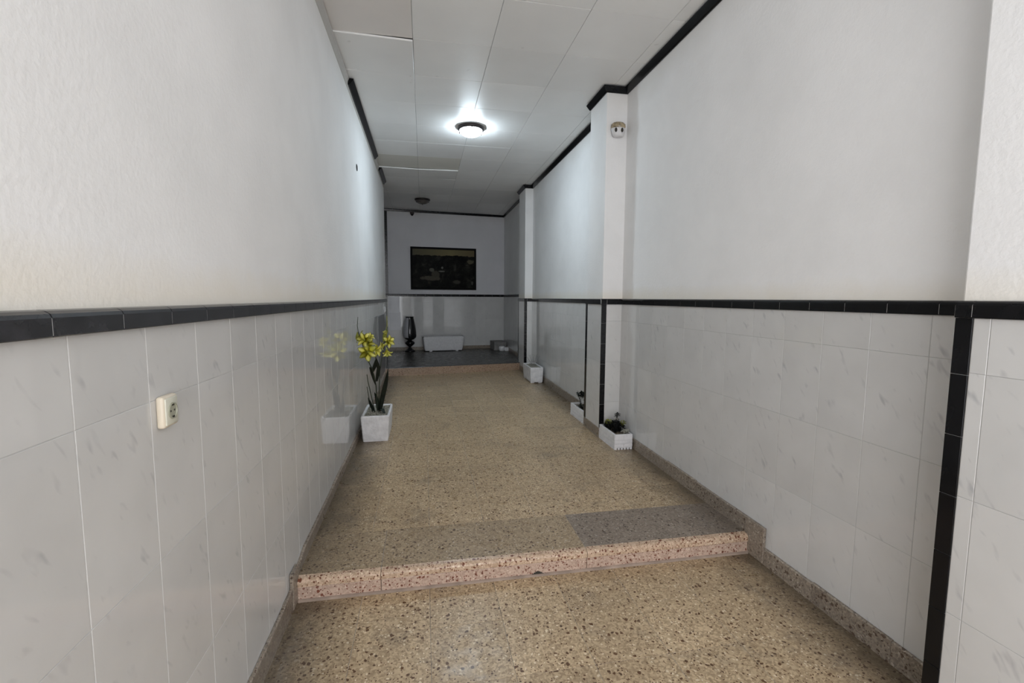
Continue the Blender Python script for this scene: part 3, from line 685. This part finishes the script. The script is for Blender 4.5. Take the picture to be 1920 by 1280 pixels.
def trough(name, label, cat, loc, rz, w, d, h, wall=0.02, taper=0.03, m=None, feet=False, bev=0.012, soil=M_SOIL, soil_drop=0.03, group=None):
    """open rectangular planter: w along local X, d along local Y, front face at y=0"""
    t = thing(name, label, cat, loc, rz, group); z0 = 0.018 if feet else 0.0
    bm = bmesh.new(); T = taper
    def ring(i, z): return [bm.verts.new(v) for v in ((-w/2+i, i, z), (w/2-i, i, z), (w/2-i, d-i, z), (-w/2+i, d-i, z))]
    rs = [ring(T, z0), ring(T*0.72, z0+h*0.12), ring(0.0, h*0.92), ring(0.0, h), ring(wall, h), ring(wall+0.004, h-soil_drop-0.01)]
    bm.faces.new(rs[0][::-1]); bm.faces.new(rs[-1])
    for a, b in zip(rs, rs[1:]):
        for i in range(4): bm.faces.new((a[i], a[(i+1) % 4], b[(i+1) % 4], b[i]))
    bevel(bm, bev, 3, [e for e in bm.edges if abs(e.verts[0].co.z-e.verts[1].co.z) > 0.02 or e.verts[0].co.z >= h-1e-6 and e.verts[1].co.z >= h-1e-6])
    link('trough', mesh_of('trough', bm, False), t, m or M_WHITE_ROUGH)
    if soil:
        bm = bmesh.new(); n = 10; g = []
        for j in range(n+1):
            g.append([bm.verts.new((-w/2+wall+(w-2*wall)*i/n, wall+(d-2*wall)*j/n, h-soil_drop+random.uniform(-0.006, 0.008))) for i in range(n+1)])
        for j in range(n):
            for i in range(n): bm.faces.new((g[j][i], g[j][i+1], g[j+1][i+1], g[j+1][i]))
        link('soil', mesh_of('soil', bm), t, soil)
    if feet:
        for sx in (-1, 1):
            for y in (0.05, d-0.05):
                bm = bmesh.new(); box(bm, -0.03, 0.03, -0.02, 0.02, 0.0, 0.03); bevel(bm, 0.004, 1)
                link('foot', mesh_of('foot', bm), t, m or M_WHITE_ROUGH).location = (sx*(w/2-0.17), y, 0)
    return t
trough('long_planter', 'long empty white planter trough on small feet below the painting', 'planter', (0.440, 10.46, LAND), BA, 0.93, 0.30, 0.34, taper=0.045, m=M_WHITE_PAINT, feet=True, bev=0.03, soil=M_SOIL)
t = thing('cardboard_box', 'low grey box on the landing in the right back corner', 'box', (1.835, 10.50, LAND), BA)
bm = bmesh.new(); box(bm, -0.26, 0.03, 0.0, 0.38, 0.0, 0.185); bevel(bm, 0.005, 1); link('carton', mesh_of('carton', bm), t, M_GREY_BOX)
bm = bmesh.new(); box(bm, -0.262, 0.032, -0.003, 0.383, 0.186, 0.202); bevel(bm, 0.003, 1); link('lid', mesh_of('lid', bm), t, M_GREY_BOX)
t = thing('small_white_pot', 'small white pot in front of the grey box on the landing', 'pot', (1.735, 10.36, LAND), 0)
bm = bmesh.new(); lathe(bm, [(0.052, 0), (0.068, 0.020), (0.072, 0.075), (0.064, 0.105), (0.048, 0.115), (0.044, 0.104)], 24); link('bowl', mesh_of('bowl', bm, True), t, M_WHITE_PAINT)
bm = bmesh.new(); box(bm, 0.06, 0.155, -0.05, 0.05, 0.0, 0.085); bevel(bm, 0.012, 2); link('side_block', mesh_of('side_block', bm), t, M_WHITE_PAINT)

# ------------------------------------------------------------ potted yellow lilies by the left wall
LY = 4.47
t = trough('potted_lily', 'white cement planter with tall yellow artificial lilies against the left wall', 'plant', (-0.468, LY, upz(LY)), 0, 0.262, 0.52, 0.252, wall=0.022, taper=0.016, soil=M_GRAVEL, soil_drop=0.018, bev=0.014)
pz = upz(LY)
def petal_mesh():
    bm = bmesh.new(); n = 7; rows = []
    for i in range(n+1):
        s = i/n; wd = 0.029*math.sin(math.pi*min(1, (s*0.86+0.10)))**0.9*(1-0.25*s) if i < n else 0.0008
        x = 0.095*s; z = 0.034*math.sin(s*2.1)-0.012*s*s
        rows.append([bm.verts.new((x, -wd, z+0.007)), bm.verts.new((x, 0, z-0.003)), bm.verts.new((x, wd, z+0.007))])
    for a, b in zip(rows, rows[1:]):
        bm.faces.new((a[0], b[0], b[1], a[1])); bm.faces.new((a[1], b[1], b[2], a[2]))
    bmesh.ops.solidify(bm, geom=list(bm.faces), thickness=0.0012)
    me = mesh_of('petal', bm, True); me.materials.append(M_YELLOW); return me
PETAL = petal_mesh()
def unproj(px, py, y):
    v = [(px-960), (py-640), F]; w = [sum(v[k]*R[k][i] for k in range(3)) for i in range(3)]; s = y/w[1]
    return Vector((w[0]*s, y, w[2]*s+H))
def flower(px, py, y, direction, size=1.0, close=0.0):
    size *= 0.9; c = unproj(px+(2 if px < 710 else 0), py, y)-Vector(t.location); n = Vector(direction).normalized()
    bm = bmesh.new(); lathe(bm, [(0.004, -0.030), (0.009, -0.012), (0.011, 0.0), (0.006, 0.010)], 10)
    f = link('flower', mesh_of('flower', bm, True), t, M_BUD); f.location = c; f.rotation_euler = n.to_track_quat('Z', 'Y').to_euler(); f.scale = (size,)*3
    ph = random.uniform(0, 1)
    for k in range(6):
        p = link('petal', PETAL, f); a = (k+ph)*math.pi/3
        tilt = -(0.20+close) if k % 2 else -(0.05+close)
        p.rotation_euler = Euler((0, tilt, a)); p.scale = (1.0, 1.0 if k % 2 else 1.2, 1.0); p.location = (0, 0, 0.002*(k % 2))
    for k in range(5):
        bm = bmesh.new(); a = k*1.257; tube(bm, [(0, 0, 0), (0.012*math.cos(a), 0.012*math.sin(a), 0.035), (0.020*math.cos(a), 0.020*math.sin(a), 0.045)], [0.001, 0.001, 0.0022], 5)
        link('stamen', mesh_of('stamen', bm), f, M_BUD)
    return c
def stem(pts, r=0.0045, m=None, name='stem'):
    loc = Vector(t.location); P = [unproj(*p)-loc for p in pts]; Q = []
    for i in range(len(P)-1):
        for k in range(4): Q.append(P[i].lerp(P[i+1], k/4))
    Q.append(P[-1]); bm = bmesh.new(); tube(bm, Q, [r*(1-0.35*i/(len(Q)-1)) for i in range(len(Q))], 7)
    return link(name, mesh_of(name, bm, True), t, m or M_STEM)
def blade(pts, w=0.016, m=None):
    loc = Vector(t.location); P = [unproj(*p)-loc for p in pts]; n = 10; bm = bmesh.new(); rows = []
    for i in range(n+1):
        s = i/n; k = s*(len(P)-1); j = min(int(k), len(P)-2); c = P[j].lerp(P[j+1], k-j)
        ww = w*math.sin(math.pi*min(0.98, 0.18+0.80*s))+0.0006
        sd = Vector((0.85, 0.5, 0.1)); rows.append([bm.verts.new(c-sd*ww), bm.verts.new(c+Vector((0, 0.004, 0))), bm.verts.new(c+sd*ww)])
    for a, b in zip(rows, rows[1:]):
        bm.faces.new((a[0], b[0], b[1], a[1])); bm.faces.new((a[1], b[1], b[2], a[2]))
    bmesh.ops.solidify(bm, geom=list(bm.faces), thickness=0.0012)
    return link('leaf', mesh_of('leaf', bm, True), t, m or M_LEAF)
stem([(708, 775, 4.720), (705, 722, 4.632), (698, 692, 4.547), (686, 668, 4.500), (678, 640, 4.520), (672, 622, 4.540)], 0.006)
stem([(672, 625, 4.490), (670, 610, 4.490), (671, 594, 4.490)], 0.0035)
stem([(710, 775, 4.800), (711, 730, 4.742), (712, 695, 4.800), (716, 670, 4.800), (722, 640, 4.800), (726, 612, 4.800)], 0.006)
stem([(722, 628, 4.800), (726, 610, 4.800), (725, 592, 4.800)], 0.0035, M_BUD)
stem([(703, 775, 4.700), (697, 745, 4.642), (690, 715, 4.583), (688, 702, 4.557)], 0.005)
stem([(699, 775, 4.680), (693, 752, 4.631), (688, 725, 4.586)], 0.0045)
blade([(697, 700, 4.594), (703, 685, 4.546), (705, 672, 4.530)], 0.022)
blade([(706, 715, 4.643), (710, 690, 4.604), (704, 668, 4.580)], 0.020)
blade([(694, 688, 4.521), (700, 706, 4.582), (704, 722, 4.612)], 0.016)
blade([(709, 772, 4.736), (706, 745, 4.682), (702, 735, 4.649)], 0.016)
blade([(713, 770, 4.760), (717, 745, 4.780), (724, 715, 4.800), (728, 690, 4.820)], 0.028)
blade([(711, 772, 4.696), (716, 766, 4.660), (722, 776, 4.600)], 0.022)
blade([(701, 770, 4.654), (696, 760, 4.601), (690, 745, 4.562)], 0.016)
blade([(674, 640, 4.450), (670, 632, 4.440), (670, 622, 4.440)], 0.018, M_BUD)
blade([(720, 640, 4.800), (722, 626, 4.780), (727, 618, 4.780)], 0.022, M_BUD)
flower(688, 659, 4.460, (-0.05, -1.0, -0.05), 1.12)
flower(682, 638, 4.440, (-0.2, -0.85, 0.35), 0.95)
flower(687, 645, 4.580, (0.3, -0.8, 0.3), 0.85)
flower(677, 633, 4.520, (-0.75, -0.2, 0.45), 0.8)
flower(701, 656, 4.560, (0.75, -0.45, -0.1), 0.90)
flower(689, 634, 4.620, (0.5, -0.5, 0.5), 0.70, 0.3)
flower(727, 640, 4.740, (0.55, -0.75, 0.15), 0.85)
flower(725, 655, 4.720, (0.15, -0.55, -0.75), 0.90, 0.45)
flower(722, 647, 4.780, (-0.8, -0.4, -0.1), 0.65, 0.3)
flower(724, 628, 4.800, (-0.2, -0.5, 0.8), 0.60, 0.7)
bm = bmesh.new()
for k in range(60):
    x, y = random.uniform(-0.10, 0.10), random.uniform(0.04, 0.46); r = random.uniform(0.006, 0.012)
    bmesh.ops.create_icosphere(bm, subdivisions=1, radius=r, matrix=Matrix.Translation((x, y, 0.236+r*0.3)))
g_ = link('pebbles', mesh_of('pebbles', bm), t, M_GRAVEL); g_['kind'] = 'stuff'

# ------------------------------------------------------------ right hand planters
def brick_trough(name, label, loc, w, d, h):
    """planter cast as white brickwork: courses of separate bricks round a shell, gaps along the foot"""
    t = thing(name, label, 'planter', loc, 0, None); wl = 0.016
    bm = bmesh.new()
    for (x0, x1, y0, y1) in ((-w/2, w/2, 0, wl), (-w/2, w/2, d-wl, d), (-w/2, -w/2+wl, wl, d-wl), (w/2-wl, w/2, wl, d-wl)): box(bm, x0+0.002, x1-0.002, y0+0.002, y1-0.002, 0.022, h)
    box(bm, -w/2+0.004, w/2-0.004, 0.004, d-0.004, 0.016, 0.03)
    link('shell', mesh_of('shell', bm), t, M_WHITE_PAINT)
    zc_ = [0.024, 0.056, 0.090, h]
    for c in range(3):
        z0, z1 = zc_[c]+0.0012, zc_[c+1]-0.0012
        sh = 0.5*(c % 2)
        for side in range(3):
            L = w if side == 0 else d; n = max(2, round(L/0.075)); e = [0.0]+[(k+sh)*L/n for k in range(1, n) if 0.02 < (k+sh)*L/n < L-0.02]+[L]
            for a, b in zip(e, e[1:]):
                bm = bmesh.new(); a2, b2 = a+0.0012, b-0.0012
                if side == 0: box(bm, -w/2+a2, -w/2+b2, -0.003, 0.003, z0, z1)
                elif side == 1: box(bm, -w/2-0.003, -w/2+0.003, a2, b2, z0, z1)
                else: box(bm, w/2-0.003, w/2+0.003, a2, b2, z0, z1)
                bevel(bm, 0.0018, 1); link('brick', mesh_of('brick', bm), t, M_WHITE_PAINT)
    n = 5
    for k in range(n+1):
        bm = bmesh.new(); x = -w/2+0.012+(w-0.024)*k/n; box(bm, x-0.010, x+0.010, -0.002, 0.012, 0.0, 0.024); bevel(bm, 0.002, 1); link('foot', mesh_of('foot', bm), t, M_WHITE_PAINT)
    n = 8
    for k in range(n+1):
        bm = bmesh.new(); y = 0.02+(d-0.03)*k/n; box(bm, -w/2-0.002, -w/2+0.012, y-0.018, y+0.018, 0.0, 0.024); bevel(bm, 0.002, 1); link('foot', mesh_of('foot', bm), t, M_WHITE_PAINT)
        if k in (0, n):
            bm = bmesh.new(); box(bm, w/2-0.012, w/2, y-0.018, y+0.018, 0.0, 0.024); link('foot', mesh_of('foot', bm), t, M_WHITE_PAINT)
    bm = bmesh.new(); m_ = 9; g = [[bm.verts.new((-w/2+wl+(w-2*wl)*i/m_, wl+(d-2*wl)*j/m_, h-0.022+random.uniform(-0.004, 0.006))) for i in range(m_+1)] for j in range(m_+1)]
    for j in range(m_):
        for i in range(m_): bm.faces.new((g[j][i], g[j][i+1], g[j+1][i+1], g[j+1][i]))
    link('soil', mesh_of('soil', bm), t, simple('tan_soil', (0.20, 0.165, 0.12), 0.95, var=0.4, vscale=50, bmp=0.8)); return t
def leafball(name, parent, c, r, n, m, size=0.02, flat=0.7):
    bm = bmesh.new()
    for k in range(n):
        v = Vector((random.gauss(0, 1), random.gauss(0, 1), random.gauss(0, 1))).normalized()*r*random.uniform(0.55, 1.0); v.z *= flat
        q = Vector((random.uniform(-1, 1), random.uniform(-1, 1), random.uniform(-0.3, 1))).normalized().to_track_quat('X', 'Z'); s = size*random.uniform(0.7, 1.2)
        pts = [(0, 0, 0), (s*0.5, -s*0.35, s*0.1), (s, 0, -s*0.05), (s*0.5, s*0.35, s*0.1)]
        vv = [bm.verts.new(Vector(c)+v+q@Vector(p)) for p in pts]; bm.faces.new((vv[0], vv[1], vv[2])); bm.faces.new((vv[0], vv[2], vv[3]))
    bmesh.ops.solidify(bm, geom=list(bm.faces), thickness=0.001)
    return link(name, mesh_of(name, bm), parent, m)
NY = 3.865
t = brick_trough('brick_planter', 'white brick-patterned planter of dark foliage in front of the near pilaster', (1.777, NY, upz(NY)), 0.170, 0.375, 0.142)
leafball('foliage', t, (0.005, 0.20, 0.155), 0.080, 300, M_BLACKLEAF, 0.032, 0.75)
leafball('foliage', t, (-0.02, 0.31, 0.145), 0.050, 120, M_BLACKLEAF, 0.026, 0.6)
bm = bmesh.new(); tube(bm, [(0.01, 0.20, 0.10), (0.012, 0.20, 0.20), (0.018, 0.20, 0.255)], [0.030, 0.016, 0.006], 8); link('stem', mesh_of('stem', bm), t, M_BLACKLEAF)
leafball('flower', t, (0.018, 0.195, 0.272), 0.026, 70, M_BLACKLEAF, 0.018, 0.9)
leafball('flower', t, (0.010, 0.185, 0.235), 0.018, 35, M_FADED, 0.016, 0.6)
leafball('flower', t, (-0.045, 0.25, 0.195), 0.032, 70, M_BUD, 0.018, 0.9)
leafball('flower', t, (0.065, 0.17, 0.200), 0.026, 60, M_BUD, 0.018, 0.9)
leafball('flower', t, (0.050, 0.075, 0.148), 0.030, 80, M_FADED, 0.022, 0.6)
BY = PY1b+0.03
t = brick_trough('brick_planter', 'white brick-patterned planter half hidden behind the near pilaster', (1.785, BY, upz(BY)), 0.175, 0.46, 0.142)
for k, (x, y) in enumerate(((-0.05, 0.20), (-0.02, 0.17), (-0.045, 0.25))):
    bm = bmesh.new(); tube(bm, [(x, y, 0.09), (x+0.005, y+0.004, 0.16), (x-0.01, y, 0.24)], [0.005, 0.004, 0.003], 6); link('stem', mesh_of('stem', bm), t, M_BLACKLEAF)
leafball('foliage', t, (-0.045, 0.21, 0.275), 0.050, 120, M_LEAF, 0.030, 0.9)
leafball('foliage', t, (-0.035, 0.20, 0.145), 0.060, 90, M_LEAF, 0.026, 0.4)
FY = 7.08
t = trough('cement_planter', 'white cement planter with a few dry twigs in front of the far pilaster', 'planter', (1.752, FY, upz(FY)), 0, 0.212, 0.56, 0.255, wall=0.020, taper=0.010, soil=M_GRAVEL, soil_drop=0.012, bev=0.008, feet=True)
for k in range(5):
    a = -0.10+0.05*k+random.uniform(-0.01, 0.01); bm = bmesh.new(); x, y = -0.02+0.015*k, 0.30
    tube(bm, [(x, y, 0.235), (x+a*0.25, y, 0.31), (x+a*0.9, y+0.02, 0.40+0.02*(k % 2))], [0.004, 0.0035, 0.0018], 5); link('twig', mesh_of('twig', bm), t, M_TWIG)
